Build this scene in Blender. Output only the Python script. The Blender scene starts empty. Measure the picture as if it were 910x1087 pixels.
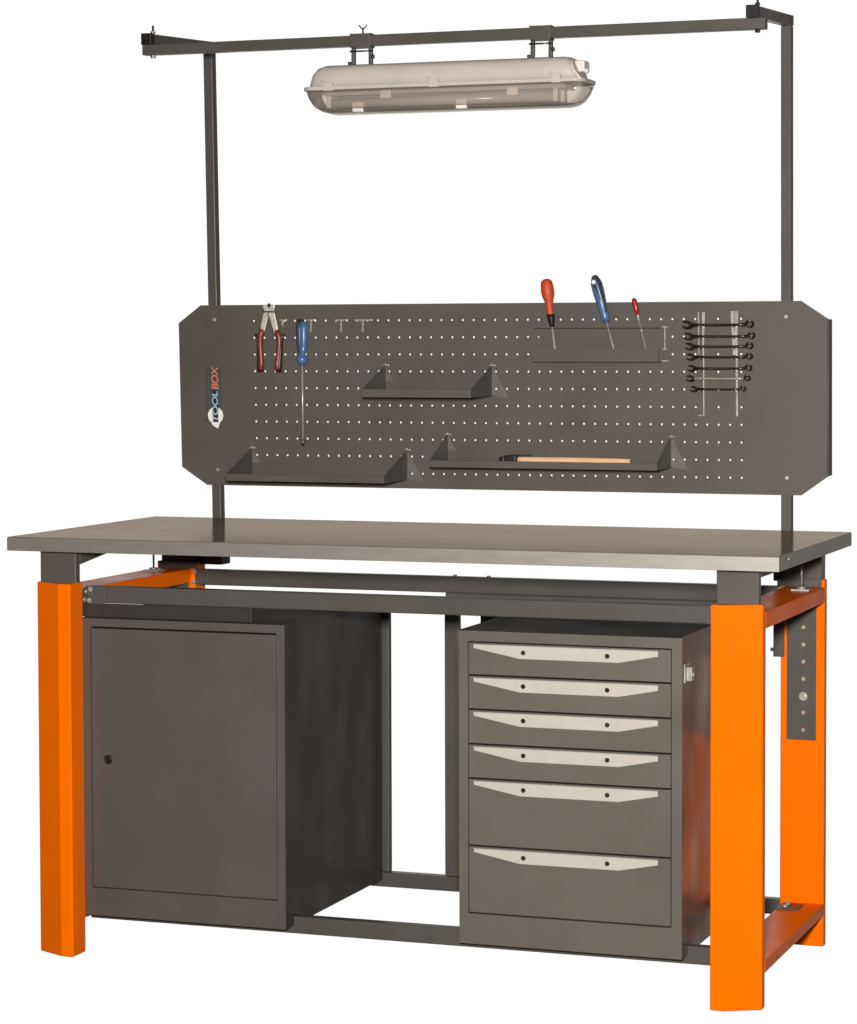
import bpy, bmesh, math, random
from mathutils import Vector, Matrix
random.seed(7)
S = bpy.context.scene
COL = S.collection
PI = math.pi

# ------------------------------------------------------------------ camera
CAM = Vector((3.18773, -5.47589, 1.47795))
YAW, PIT, ROL = 0.321758, -0.043906, -0.000774
FPX, PX0, PY0 = 2745.43, 577.86, 484.99          # in a 910 x 1087 frame
fw = Vector((-math.sin(YAW)*math.cos(PIT), math.cos(YAW)*math.cos(PIT), math.sin(PIT)))
r0 = Vector((math.cos(YAW), math.sin(YAW), 0)); u0 = r0.cross(fw)
RT = math.cos(ROL)*r0 + math.sin(ROL)*u0
UP = -math.sin(ROL)*r0 + math.cos(ROL)*u0
cd = bpy.data.cameras.new('camera'); cam = bpy.data.objects.new('camera', cd); COL.objects.link(cam)
cam.matrix_world = Matrix(((RT.x, UP.x, -fw.x, CAM.x), (RT.y, UP.y, -fw.y, CAM.y), (RT.z, UP.z, -fw.z, CAM.z), (0, 0, 0, 1)))
cd.sensor_fit = 'HORIZONTAL'; cd.sensor_width = 36; cd.lens = FPX/910*36
cd.shift_x = (455-PX0)/910; cd.shift_y = (PY0-543.5)/910
cd.clip_start = .05; cd.clip_end = 200
S.camera = cam

def at(x, y, Y):
    """point of the plane Y = const that a measured picture position stands for (used for measuring only)"""
    d = fw*FPX + RT*(x-PX0) - UP*(y-PY0)
    return CAM + d*((Y-CAM.y)/d.y)

# ------------------------------------------------------------------ materials
def newmat(name):
    m = bpy.data.materials.new(name); m.use_nodes = True
    nt = m.node_tree; return m, nt, nt.nodes['Principled BSDF']

def mat(name, col, rough=.4, metal=0., spec=.5, var=.06, vscale=6., bump=0., bscale=400., rvar=.08, stretch=None, coat=0.):
    m, nt, b = newmat(name); N = nt.nodes; L = nt.links
    tc = N.new('ShaderNodeTexCoord')
    src = tc.outputs['Object']
    if stretch:
        mp = N.new('ShaderNodeMapping'); mp.inputs['Scale'].default_value = stretch; L.new(src, mp.inputs['Vector']); src = mp.outputs['Vector']
    n = N.new('ShaderNodeTexNoise'); n.inputs['Scale'].default_value = vscale; n.inputs['Detail'].default_value = 6; L.new(src, n.inputs['Vector'])
    mr = N.new('ShaderNodeMapRange'); mr.inputs['From Min'].default_value = .3; mr.inputs['From Max'].default_value = .7
    mr.inputs['To Min'].default_value = 1-var; mr.inputs['To Max'].default_value = 1+var; L.new(n.outputs['Fac'], mr.inputs['Value'])
    mx = N.new('ShaderNodeVectorMath'); mx.operation = 'SCALE'; mx.inputs[0].default_value = col[:3]; L.new(mr.outputs['Result'], mx.inputs['Scale'])
    L.new(mx.outputs['Vector'], b.inputs['Base Color'])
    r2 = N.new('ShaderNodeMapRange'); r2.inputs['From Min'].default_value = .3; r2.inputs['From Max'].default_value = .7
    r2.inputs['To Min'].default_value = max(.02, rough-rvar); r2.inputs['To Max'].default_value = rough+rvar; L.new(n.outputs['Fac'], r2.inputs['Value'])
    L.new(r2.outputs['Result'], b.inputs['Roughness'])
    b.inputs['Metallic'].default_value = metal; b.inputs['Specular IOR Level'].default_value = spec
    b.inputs['Coat Weight'].default_value = coat
    if bump:
        n2 = N.new('ShaderNodeTexNoise'); n2.inputs['Scale'].default_value = bscale; n2.inputs['Detail'].default_value = 2; L.new(src, n2.inputs['Vector'])
        bp = N.new('ShaderNodeBump'); bp.inputs['Strength'].default_value = bump; bp.inputs['Distance'].default_value = .001
        L.new(n2.outputs['Fac'], bp.inputs['Height']); L.new(bp.outputs['Normal'], b.inputs['Normal'])
    return m

M = {}
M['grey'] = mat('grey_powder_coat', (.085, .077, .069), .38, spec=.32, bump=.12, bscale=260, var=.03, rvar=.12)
M['grey_board'] = mat('grey_board_coat', (.091, .081, .071), .5, spec=.3, bump=.12, bscale=260, var=.06)
M['grey_rail'] = mat('grey_rail_coat', (.080, .073, .067), .42, spec=.3, bump=.12, bscale=260, var=.06)
M['grey_lit'] = mat('grey_lit_coat', (.118, .107, .094), .36, spec=.32, bump=.12, bscale=260, var=.03, rvar=.12)  # same grey paint lightened: stronger light on the drawer cabinet put into the colour
M['grey_shaded'] = mat('grey_shaded_coat', (.036, .033, .029), .32, spec=.5, bump=.05, bscale=200, var=.06)  # cabinet grey darkened: shade of the side sheets put into the colour
def add_wave(m, scale, dist):
    nt = m.node_tree; N = nt.nodes; L = nt.links; b = N['Principled BSDF']
    tc = N.new('ShaderNodeTexCoord'); n = N.new('ShaderNodeTexNoise'); n.inputs['Scale'].default_value = scale; n.inputs['Detail'].default_value = 1
    L.new(tc.outputs['Object'], n.inputs['Vector']); bp = N.new('ShaderNodeBump'); bp.inputs['Strength'].default_value = 1; bp.inputs['Distance'].default_value = dist
    L.new(n.outputs['Fac'], bp.inputs['Height'])
    old = b.inputs['Normal'].links[0].from_socket if b.inputs['Normal'].links else None
    if old: L.new(old, bp.inputs['Normal'])
    L.new(bp.outputs['Normal'], b.inputs['Normal'])
M['grey_reflect'] = mat('grey_reflection_tint', (.080, .070, .060), .24, spec=.5, bump=.05, bscale=200, var=.06)  # lighter, browner side: reflection of the orange leg partly put into the colour
add_wave(M['grey_shaded'], 4.0, .012); add_wave(M['grey_reflect'], 4.0, .012)
M['grey_dark_top'] = mat('grey_darkened_top', (.050, .045, .039), .6, spec=.06, var=.08)  # cabinet grey darkened and matted to hold back bright grazing reflections on the tops
M['grey_ear'] = mat('grey_bracket_coat', (.125, .116, .107), .45, spec=.3, var=.1, vscale=60)
M['orange'] = mat('orange_powder_coat', (.87, .152, 0), .36, spec=.06, bump=.04, bscale=260, var=.03)
M['zinc'] = mat('zinc_plated_steel', (.44, .41, .37), .35, metal=.5, var=.12, vscale=40)
M['steel_handle'] = mat('pale_handle_steel', (.475, .448, .415), .5, spec=.3, var=.03, vscale=30)
M['chrome'] = mat('bright_tool_steel', (.46, .43, .385), .3, metal=.4, var=.08, vscale=60)
M['dark_steel'] = mat('dark_tool_steel', (.10, .085, .075), .32, metal=.9, var=.15, vscale=60)
M['jaw_steel'] = mat('pale_jaw_steel', (.60, .56, .50), .35, metal=.25, var=.08, vscale=60)
M['black'] = mat('black_plastic', (.012, .011, .010), .45, spec=.3)
M['black_steel'] = mat('blackened_steel', (.012, .010, .009), .4, spec=.4, var=.2, vscale=50)
M['seam'] = mat('dark_gap', (.006, .005, .005), .8, spec=.1)
M['housing'] = mat('grey_white_polyester', (.49, .455, .42), .5, spec=.3, var=.05, vscale=14, bump=.1, bscale=150)
M['reflector'] = mat('white_reflector', (.50, .46, .42), .35, spec=.4)
M['tube_white'] = mat('phosphor_tube', (.42, .40, .38), .2, spec=.5)
M['holder_white'] = mat('white_plastic', (.72, .68, .63), .4)
M['red_brown'] = mat('red_brown_grip', (.17, .032, .018), .35, spec=.5, var=.15, vscale=30)
M['grip_dark'] = mat('dark_grip_edge', (.035, .012, .010), .4)
M['blue'] = mat('blue_handle', (.065, .14, .30), .3, spec=.5, var=.08, vscale=40)
M['navy'] = mat('dark_blue_grey_handle', (.035, .05, .075), .35, spec=.5)
M['orange_red'] = mat('orange_red_handle', (.50, .060, .022), .45, spec=.4)
M['red'] = mat('red_handle', (.36, .010, .012), .3, spec=.5)
M['wood'] = mat('pale_wood', (.74, .47, .27), .55, spec=.3, var=.12, vscale=9, stretch=(1.5, 14, 14))
M['hole_glint'] = mat('painted_hole_glint', (.55, .36, .26), .4, metal=.6)  # glints in the plate holes, painted as small metal-coloured discs
M['sticker_white'] = mat('white_print', (.80, .79, .76), .5, spec=.3)
M['sticker_blue'] = mat('pale_blue_print', (.36, .46, .54), .5, spec=.3, var=.1, vscale=80)
M['sticker_orange'] = mat('orange_print', (.62, .17, .06), .5, spec=.3, var=.1, vscale=80)
M['sticker_teal'] = mat('dark_teal_print', (.030, .062, .085), .5, spec=.3)
M['sticker_film'] = mat('blue_grey_film', (.056, .068, .074), .5, spec=.3, var=.1)
M['sticker_black'] = mat('black_print', (.02, .022, .025), .5, spec=.3)

def steel_top():
    # galvanised sheet steel: glossy and diffuse parts without the grazing brightening of a coat
    m = bpy.data.materials.new('galvanised_sheet_steel'); m.use_nodes = True
    nt = m.node_tree; N = nt.nodes; L = nt.links; N.remove(N['Principled BSDF'])
    out = N['Material Output']
    tc = N.new('ShaderNodeTexCoord'); mp = N.new('ShaderNodeMapping'); mp.inputs['Scale'].default_value = (1.2, 2.2, 2.2)
    L.new(tc.outputs['Object'], mp.inputs['Vector'])
    n = N.new('ShaderNodeTexNoise'); n.inputs['Scale'].default_value = 3.5; n.inputs['Detail'].default_value = 7; n.inputs['Roughness'].default_value = .6
    L.new(mp.outputs['Vector'], n.inputs['Vector'])
    cr = N.new('ShaderNodeValToRGB'); cr.color_ramp.elements[0].position = .3; cr.color_ramp.elements[1].position = .75
    cr.color_ramp.elements[0].color = (.345, .290, .243, 1); cr.color_ramp.elements[1].color = (.46, .392, .333, 1)
    L.new(n.outputs['Fac'], cr.inputs['Fac'])
    g = N.new('ShaderNodeBsdfGlossy'); L.new(cr.outputs['Color'], g.inputs['Color'])
    mr = N.new('ShaderNodeMapRange'); mr.inputs['From Min'].default_value = .3; mr.inputs['From Max'].default_value = .7
    mr.inputs['To Min'].default_value = .10; mr.inputs['To Max'].default_value = .19; L.new(n.outputs['Fac'], mr.inputs['Value']); L.new(mr.outputs['Result'], g.inputs['Roughness'])
    mp2 = N.new('ShaderNodeMapping'); mp2.inputs['Scale'].default_value = (2.0, 160, 160); L.new(tc.outputs['Object'], mp2.inputs['Vector'])
    n3 = N.new('ShaderNodeTexNoise'); n3.inputs['Scale'].default_value = 2.0; n3.inputs['Detail'].default_value = 4; L.new(mp2.outputs['Vector'], n3.inputs['Vector'])
    bp = N.new('ShaderNodeBump'); bp.inputs['Strength'].default_value = .25; bp.inputs['Distance'].default_value = .0004; L.new(n3.outputs['Fac'], bp.inputs['Height']); L.new(bp.outputs['Normal'], g.inputs['Normal'])
    d = N.new('ShaderNodeBsdfDiffuse'); d.inputs['Color'].default_value = (.40, .375, .345, 1)
    mx = N.new('ShaderNodeMixShader'); mx.inputs[0].default_value = .30
    L.new(g.outputs[0], mx.inputs[1]); L.new(d.outputs[0], mx.inputs[2]); L.new(mx.outputs[0], out.inputs['Surface'])
    return m
M['top'] = steel_top()
M['edge'] = mat('galvanised_edge_steel', (.385, .368, .342), .45, metal=.72, var=.035, rvar=.02, vscale=5, stretch=(3, 3, 14), bump=.04)

def clear_mat():
    m, nt, b = newmat('clear_polycarbonate'); N = nt.nodes; L = nt.links
    out = N['Material Output']; N.remove(b)
    t = N.new('ShaderNodeBsdfTransparent'); t.inputs['Color'].default_value = (.88, .84, .80, 1)
    g = N.new('ShaderNodeBsdfGlossy'); g.inputs['Roughness'].default_value = .12; g.inputs['Color'].default_value = (.8, .75, .7, 1)
    d = N.new('ShaderNodeBsdfDiffuse'); d.inputs['Color'].default_value = (.50, .455, .41, 1)
    m1 = N.new('ShaderNodeMixShader'); m1.inputs[0].default_value = .33; L.new(t.outputs[0], m1.inputs[1]); L.new(d.outputs[0], m1.inputs[2])
    fr = N.new('ShaderNodeFresnel'); fr.inputs['IOR'].default_value = 1.45
    m2 = N.new('ShaderNodeMixShader'); L.new(fr.outputs[0], m2.inputs[0]); L.new(m1.outputs[0], m2.inputs[1]); L.new(g.outputs[0], m2.inputs[2])
    L.new(m2.outputs[0], out.inputs['Surface'])
    return m
M['clear'] = clear_mat()

# ------------------------------------------------------------------ mesh helpers
class MB:
    def __init__(s): s.v = []; s.f = []; s.sm = []
    def add(s, vs, fs, smooth=False):
        o = len(s.v); s.v += [tuple(v) for v in vs]; s.f += [tuple(i+o for i in f) for f in fs]; s.sm += [smooth]*len(fs); return s
    def box(s, a, b):
        x0, y0, z0 = a; x1, y1, z1 = b
        return s.add([(x0,y0,z0),(x1,y0,z0),(x1,y1,z0),(x0,y1,z0),(x0,y0,z1),(x1,y0,z1),(x1,y1,z1),(x0,y1,z1)],
                     [(0,3,2,1),(4,5,6,7),(0,1,5,4),(1,2,6,5),(2,3,7,6),(3,0,4,7)])
    def hexa(s, p): # 8 points: bottom 4 ccw, top 4 ccw
        return s.add(p, [(0,3,2,1),(4,5,6,7),(0,1,5,4),(1,2,6,5),(2,3,7,6),(3,0,4,7)])
    def prism(s, pts, off): # planar polygon pts (3D) extruded by vector off
        n = len(pts); off = Vector(off); P = [Vector(p) for p in pts]
        nrm = Vector((0,0,0))
        for i in range(n): nrm += P[i].cross(P[(i+1) % n])
        if nrm.dot(off) > 0: P = P[::-1]
        v = P + [p+off for p in P]
        return s.add(v, [tuple(range(n)), tuple(range(2*n-1, n-1, -1))] + [(i, i+n, (i+1) % n+n, (i+1) % n) for i in range(n)])
    def tube(s, pts, r, seg=12, cap=True, smooth=True):
        pts = [Vector(p) for p in pts]; n = len(pts)
        rs = r if isinstance(r, (list, tuple)) else [r]*n
        rings = []; prev = None
        for i, p in enumerate(pts):
            t = (pts[min(i+1, n-1)] - pts[max(i-1, 0)]).normalized()
            if prev is None:
                a = Vector((0,0,1)) if abs(t.z) < .9 else Vector((1,0,0)); u = t.cross(a).normalized()
            else: u = (prev - t*prev.dot(t)).normalized()
            prev = u; w = t.cross(u)
            rings.append([p + (u*math.cos(2*PI*k/seg) + w*math.sin(2*PI*k/seg))*rs[i] for k in range(seg)])
        vs = [v for r_ in rings for v in r_]
        fs = [(i*seg+k, i*seg+(k+1) % seg, (i+1)*seg+(k+1) % seg, (i+1)*seg+k) for i in range(n-1) for k in range(seg)]
        s.add(vs, fs, smooth)
        if cap: s.add(rings[0][::-1], [tuple(range(seg))]); s.add(rings[-1], [tuple(range(seg))])
        return s
    def ring(s, c, R, r, nrm=(0,1,0), seg=24, sec=10, a0=0, a1=2*PI):
        c = Vector(c); nrm = Vector(nrm).normalized(); a = Vector((1,0,0)) if abs(nrm.x) < .9 else Vector((0,0,1))
        u = (a - nrm*a.dot(nrm)).normalized(); w = nrm.cross(u)
        full = abs(a1-a0-2*PI) < 1e-6
        m = seg if full else seg+1
        vs = []
        for i in range(m):
            t = a0+(a1-a0)*i/seg; d = u*math.cos(t)+w*math.sin(t)
            for k in range(sec):
                q = 2*PI*k/sec; vs.append(c + d*(R+r*math.cos(q)) + nrm*(r*math.sin(q)))
        fs = [(i*sec+k, ((i+1) % m)*sec+k, ((i+1) % m)*sec+(k+1) % sec, i*sec+(k+1) % sec) for i in range(seg) for k in range(sec)]
        return s.add(vs, fs, True)
    def build(s, name, m, parent=None, bevel=0, seg=2, sub=0, autosmooth=False):
        me = bpy.data.meshes.new(name); me.from_pydata(s.v, [], s.f); me.update()
        me.polygons.foreach_set('use_smooth', s.sm)
        bm = bmesh.new(); bm.from_mesh(me)
        bmesh.ops.remove_doubles(bm, verts=bm.verts, dist=1e-6)
        bmesh.ops.recalc_face_normals(bm, faces=bm.faces); bm.to_mesh(me); bm.free()
        mm = M[m] if isinstance(m, str) else m
        me.materials.append(mm)
        o = bpy.data.objects.new(name, me); COL.objects.link(o)
        if parent is not None:
            o.parent = parent; 
            w = world_of(parent); o.matrix_parent_inverse = w.inverted()
        if bevel:
            b = o.modifiers.new('bevel', 'BEVEL'); b.width = bevel; b.segments = seg; b.limit_method = 'ANGLE'; b.angle_limit = math.radians(40)
            b.harden_normals = False
        if sub:
            q = o.modifiers.new('subd', 'SUBSURF'); q.levels = sub; q.render_levels = sub
        return o

def world_of(o):
    if o.parent is None: return o.matrix_basis.copy()
    return world_of(o.parent) @ o.matrix_parent_inverse @ o.matrix_basis

def tag(o, label, cat=None, group=None):
    o['label'] = label
    if cat: o['category'] = cat
    if group: o['group'] = group
    return o

def thing(name, label, cat, loc=(0, 0, 0), group=None):
    o = bpy.data.objects.new(name, None); COL.objects.link(o); o.location = loc; o.empty_display_size = .05
    return tag(o, label, cat, group)

def text_mesh(txt, size, shear=0., offset=0., ext=.0004):
    c = bpy.data.curves.new('t', 'FONT'); c.body = txt; c.size = size; c.shear = shear; c.offset = offset; c.extrude = ext
    c.align_x = 'LEFT'; c.space_character = .92
    o = bpy.data.objects.new('t', c); COL.objects.link(o)
    bpy.context.view_layer.update()
    me = bpy.data.meshes.new_from_object(o.evaluated_get(bpy.context.evaluated_depsgraph_get()))
    bpy.data.objects.remove(o); return me

# ------------------------------------------------------------------ dimensions
W, D, H, T = 1.9, .7757, 1.0144, .0336
LI, LW, LF, LC, LE, LY, LZ = .1587, .1103, .0319, .0381, .065, .0186, .9027
YB = .7757                                   # face of the pegboard

# ================================================================== WORKBENCH
WB = thing('workbench', 'large grey and orange metal workbench with steel top, pegboard back and overhead light frame', 'workbench', (W/2, D/2, 0))

def leg(sx, sy):
    # sx -1 left, +1 right ; sy -1 front, +1 back. closed channel with one wide outer chamfer
    prof = [(0, 0), (-LF, 0), (-LW, LC), (-LW, LE), (0, LE)]
    def P(p, z):
        x = LI + p[0]; y = LY + p[1]
        if sx > 0: x = W - x
        if sy > 0: y = D - y
        return (x, y, z)
    mb = MB(); mb.prism([P(p, .0) for p in prof], (0, 0, LZ))
    o = mb.build('leg', 'orange', WB, bevel=.004, seg=3)
    # grey extension post that slides in the leg, seen above it
    q = MB()
    def X(x): return W-x if sx > 0 else x
    def Y(y): return D-y if sy > 0 else y
    a = (min(X(.058), X(.155)), min(Y(.056), Y(.078)), LZ-.01); b = (max(X(.058), X(.155)), max(Y(.056), Y(.078)), H-T-.001)
    q.box(a, b)
    e = q.build('leg_extension', 'grey', WB, bevel=.003)
    if True:
        # adjusting plate on the face that looks into the bench
        yy = LY+LE
        if sy > 0:
            c = MB(); u0_, u1_ = sorted((X(.056), X(.166))); c.box((u0_, Y(yy)-.006, .8845), (u1_, Y(yy)-.0003, .9035)); c.build('corner_plate', 'grey', WB, bevel=.001)
        p = MB(); x0, x1 = sorted((X(.069), X(.142))); y0, y1 = sorted((Y(yy), Y(yy+.003)))
        p.box((x0, y0, .508), (x1, y1, .868)); pl = p.build('adjusting_plate', 'grey', WB, bevel=.001)
        xc = X(.100); yq = Y(yy+.003)
        for z in [at(855.7, q_, D-LY-LE).z for q_ in (665.8, 684.2, 702.3, 720.6, 756.4, 774.8)]:
            h = MB(); sg = 1 if sy < 0 else -1
            h.tube([(xc, yq-.001*sg, z), (xc, yq+.0012*sg, z)], .0045, 14); h.build('hole', 'hole_glint', pl)
        h = MB(); sg = 1 if sy < 0 else -1
        zb_ = at(855.4, 739, D-LY-LE).z; h.tube([(xc, yq, zb_), (xc, yq+.003*sg, zb_)], .0105, 20).tube([(xc, yq+.003*sg, zb_), (xc, yq+.010*sg, zb_)], [.0062, .0055], 6, smooth=False)
        h.build('bolt', 'zinc', pl)
    return o
for sx in (-1, 1):
    for sy in (-1, 1): leg(sx, sy)

def end_frame(sx):
    def X(x): return W-x if sx > 0 else x
    y0, y1 = LY+LE, D-LY-LE
    xo, xi = LI-LW, LI-.012
    # upper beam: a channel, open below, top 30 mm under the leg tops
    def chan(z0, z1, name):
        m = MB(); t = .003
        a, b = sorted((X(xo), X(xi)))
        m.box((a, y0, z1-t), (b, y1, z1)); m.box((a, y0, z0), (a+t, y1, z1-t)); m.box((b-t, y0, z0), (b, y1, z1-t))
        m.build(name, 'orange', WB, bevel=.0012)
    ia, ib = sorted((X(xi+.0003), X(xi+.003))); m = MB(); m.box((ia, y0+.001, .8450), (ib, .1265, .8860)); fp = m.build('flange_plate', 'grey_rail', WB, bevel=.0006)
    for zq, yq_ in ((.876, .112), (.858, .104)):
        q = MB(); q.tube([(X(xi+.003), yq_, zq), (X(xi+.006), yq_, zq)], .005, 12); q.build('bolt', 'zinc', fp)
    chan(.847, .884, 'end_beam'); chan(.078, .106, 'foot_beam')
    # grey beam carrying the top, tapering gussets at both posts
    a, b = sorted((X(.064), X(.100)))
    m = MB(); m.box((a, .078, .958), (b, D-.078, H-T-.001)); m.build('table_support', 'grey', WB, bevel=.002)
    for yy, d in ((.078, 1), (D-.078, -1)):
        g = MB(); a, b = sorted((X(.112), X(.155)))
        g.prism([(a, yy, .945), (a, yy, H-T-.001), (a, yy+d*.24, H-T-.001), (a, yy+d*.24, .974)], (b-a, 0, 0))
        g.build('gusset', 'grey', WB, bevel=.001)
    # levelling bolt standing on the end beam
    for yy in (.60,):
        xx = X(.085); m = MB()
        m.box((xx-.022, yy-.02, .884), (xx+.022, yy+.02, .888)); m.tube([(xx, yy, .888), (xx, yy, .893)], .011, 16)
        m.tube([(xx, yy, .893), (xx, yy, .955)], .0028, 10); m.build('levelling_bolt', 'zinc', WB)
for sx in (-1, 1): end_frame(sx)

# long rails between the end frames
XI = LI-.012
def rail(y, z0, z1, name='long_rail'):
    m = MB(); m.box((XI, y, z0), (W-XI, y+.03, z1)); return m.build(name, 'grey_rail', WB, bevel=.003)
rail(.13, .8475, .8885); rail(.700, .8405, .8820); rail(.13, .0725, .1135); rail(.700, .0700, .1080)
for y, z0, z1, bz in ((.127, .836, .890, .86), (.697, .832, .884, .858)):
    for sx in (-1, 1):
        def X(x): return W-x if sx > 0 else x
        a, b = sorted((X(XI-.004), X(XI+.05)))
        m = MB(); m.box((a, y-.003, z0+.012), (b, y, z1-.001)); br = m.build('bracket', 'grey_rail', WB, bevel=.001)
        for dx, z in ((.012, z1-.008), (.008, z1-.036)):
            xx = X(XI+dx); q = MB(); q.tube([(xx, y-.003, z), (xx, y-.007, z)], .006, 14).tube([(xx, y-.007, z), (xx, y-.011, z)], .0038, 6, smooth=False); q.build('bolt', 'zinc', br)
for sx in (-1, 1):
    for y in (.16, .60):
        def X(x): return W-x if sx > 0 else x
        a, b = sorted((X(XI-.055), X(XI-.002)))
        m = MB(); m.box((a, y-.006, .1062), (b, y+.064, .1095)); br = m.build('bracket', 'grey_rail', WB, bevel=.001)
        for dy in (.014, .044):
            q = MB(); xx = X(XI-.02); q.tube([(xx, y+dy, .110), (xx, y+dy, .114)], .007, 14).tube([(xx, y+dy, .114), (xx, y+dy, .118)], .0042, 6, smooth=False); q.build('bolt', 'zinc', br)
# small bolt under the lower front rail at the left
q = MB(); q.tube([(XI+.02, .122, .092), (XI+.02, .13, .092)], .009, 12); q.build('bolt', 'dark_steel', WB)

# two upright supports between the rear rails, and the rear stiffener behind the drawers
for a, b in ((399, 413), (472, 487)):
    xa = at(a, 800, .704).x; xb = at(b, 800, .704).x
    m = MB(); m.box((xa, .704, .1085), (xb, .726, .8290)); m.build('rear_upright', 'grey_rail', WB, bevel=.003)
xa = at(472.7, 633, .705).x
m = MB(); m.box((xa, .705, .815), (W-XI, .722, .8400)); m.build('rear_stiffener', 'grey_rail', WB, bevel=.002)
xa = at(510.6, 657, .699).x
m = MB(); m.box((xa, .695, .70), (W-XI-.06, .6995, .839)); m.build('rear_panel', 'grey_rail', WB, bevel=.001)
m = MB(); m.box((XI+.002, .695, .70), (at(405, 657, .699).x, .6995, .828)); m.build('rear_panel', 'grey_rail', WB, bevel=.001)
for sx in (-1, 1):
    a, b = sorted((.0585 if sx < 0 else W-.066, at(238, 600, .74).x if sx < 0 else 1.7150))
    m = MB(); m.box((a, .7245, .893), (b, .7790, H-T-.004)); m.build('post_bracket', 'grey_rail', WB, bevel=.002)
# bracket plate beside the rear right leg
p0 = at(822, 668, .70); p1 = at(832, 697, .70)
m = MB(); m.box((p0.x, .69, p1.z), (p1.x+.004, .705, .84)); m.tube([(p0.x-.002, .688, p1.z+.018), (p0.x-.002, .69, p1.z+.018)], .005, 10)
m.build('bracket', 'grey_rail', WB, bevel=.001)
for px in (481, 517):
    p = at(px, 613, .70); q = MB(); q.tube([(p.x, .715, .881), (p.x, .715, .886)], .005, 10); q.build('bolt', 'zinc', WB)

# table top: board wrapped in sheet steel; the folded edge is its own piece
m = MB(); m.box((.0015, .0015, H-T+.0008), (W-.0015, D-.0015, H)); TT = m.build('tabletop', 'top', WB, bevel=.0012)
m = MB()
t = .0014
for a, b in (((0, 0, H-T), (W, t, H-.0016)), ((0, D-t, H-T), (W, D, H-.0016)), ((0, t+.0001, H-T), (t, D-t-.0001, H-.0016)), ((W-t, t+.0001, H-T), (W, D-t-.0001, H-.0016))): m.box(a, b)
m.build('edge_trim', 'edge', TT, bevel=.0006)
q = MB(); p = at(836, 595, .0); q.tube([(W-.001, .09, H-.012), (W+.0025, .09, H-.012)], .004, 12); q.build('rivet', 'zinc', TT)

# ------------------------------------------------------------------ overhead frame
TU = .0262
def lean_post(xb, xt, zb, zt):
    y0, y1 = .7795, .8055
    mb = MB(); mb.hexa([(xb, y0, zb), (xb+TU, y0, zb), (xb+TU, y1, zb), (xb, y1, zb), (xt, y0, zt), (xt+TU, y0, zt), (xt+TU, y1, zt), (xt, y1, zt)])
    return mb.build('frame_post', 'grey_rail', WB, bevel=.0025)
lean_post(.1698, .1495, .90, 2.2505)
lean_post(1.7215, 1.7165, .90, 2.2585)
def arm(x0, za0, zb0, za1, zb1):   # front z range, rear z range
    y0, y1 = .4325, .8060
    mb = MB(); mb.hexa([(x0, y0, za0), (x0+TU, y0, za0), (x0+TU, y1, za1), (x0, y1, za1), (x0, y0, zb0), (x0+TU, y0, zb0), (x0+TU, y1, zb1), (x0, y1, zb1)])
    o = mb.build('frame_arm', 'grey_rail', WB, bevel=.0025)
    c = MB(); c.box((x0-.0012, y0-.008, za0-.001), (x0+TU+.0012, y0+.014, zb0+.0015)); c.build('end_cap', 'black', o, bevel=.002)
    return o
AL = arm(.1505, 2.2315, 2.2580, 2.2510, 2.2780)
AR = arm(1.7175, 2.2365, 2.2640, 2.2590, 2.2850)
# cross rail under the arms
m = MB(); y0, y1 = .4300, .4560
zl0, zl1, zr0, zr1 = 2.2050, 2.2312, 2.2090, 2.2360
m.hexa([(.1495, y0, zl0), (1.762, y0, zr0), (1.762, y1, zr0), (.1495, y1, zl0), (.1495, y0, zl1), (1.762, y0, zr1), (1.762, y1, zr1), (.1495, y1, zl1)])
m.build('cross_rail', 'grey_rail', WB, bevel=.0025)
for x, zt, zb, up in ((.1755, 2.2595, 2.204, .020), (1.7415, 2.2655, 2.208, .030)):
    q = MB(); q.tube([(x-.001, .443, zb-.006), (x-.001, .443, zt+up)], .0028, 10).tube([(x-.001, .443, zb+.001), (x-.001, .443, zb-.006)], .0065, 6, smooth=False); q.tube([(x-.001, .443, zt), (x-.001, .443, zt+.006)], .0062, 6, smooth=False); q.build('clamp_bolt', 'dark_steel', WB)

# ------------------------------------------------------------------ pegboard
HTL, HTR = Vector((.2950, YB, 1.5375)), Vector((1.6190, YB, 1.5385))
HBL, HBR = Vector((.3030, YB, 1.1390)), Vector((1.6220, YB, 1.1430))
NC, NR = 45, 9
def bil(u, v): return HTL*(1-u)*(1-v) + HTR*u*(1-v) + HBL*(1-u)*v + HBR*u*v
def bxz(x, z): return (x, YB, z)
bm = bmesh.new()
gv = {}
def gvert(i, j):
    if (i, j) not in gv: gv[(i, j)] = bm.verts.new(bil((i-.5)/NC, (j-.5)/NR))
    return gv[(i, j)]
HR = .0027
for i in range(NC+1):
    for j in range(NR+1):
        c = bil(i/NC, j/NR)
        cs = [gvert(i, j), gvert(i+1, j), gvert(i+1, j+1), gvert(i, j+1)]   # TL TR BR BL
        ring = [bm.verts.new(c + Vector((math.cos(a)*HR, 0, math.sin(a)*HR))) for a in [math.radians(135-30*k) for k in range(12)]]
        for k in range(4):
            a0 = k*3
            for s_ in range(3):
                bm.faces.new([cs[k], ring[(a0+s_+1) % 12], ring[(a0+s_) % 12]])
            bm.faces.new([cs[k], cs[(k+1) % 4], ring[(a0+3) % 12]])
TLc, TLs = at(213, 324.0, YB), at(189.7, 343, YB)
BLs, BLc = at(193.3, 495.4, YB), at(219.9, 514.7, YB)
TRc, TRs = at(850.8, 319.3, YB), at(880, 338.7, YB)
BRs, BRc = at(880, 505.5, YB), at(850.8, 526, YB)
top = [gvert(i, 0) for i in range(NC+2)]; bot = [gvert(i, NR+1) for i in range(NC+2)]
lef = [gvert(0, j) for j in range(NR+2)]; rig = [gvert(NC+1, j) for j in range(NR+2)]
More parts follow.
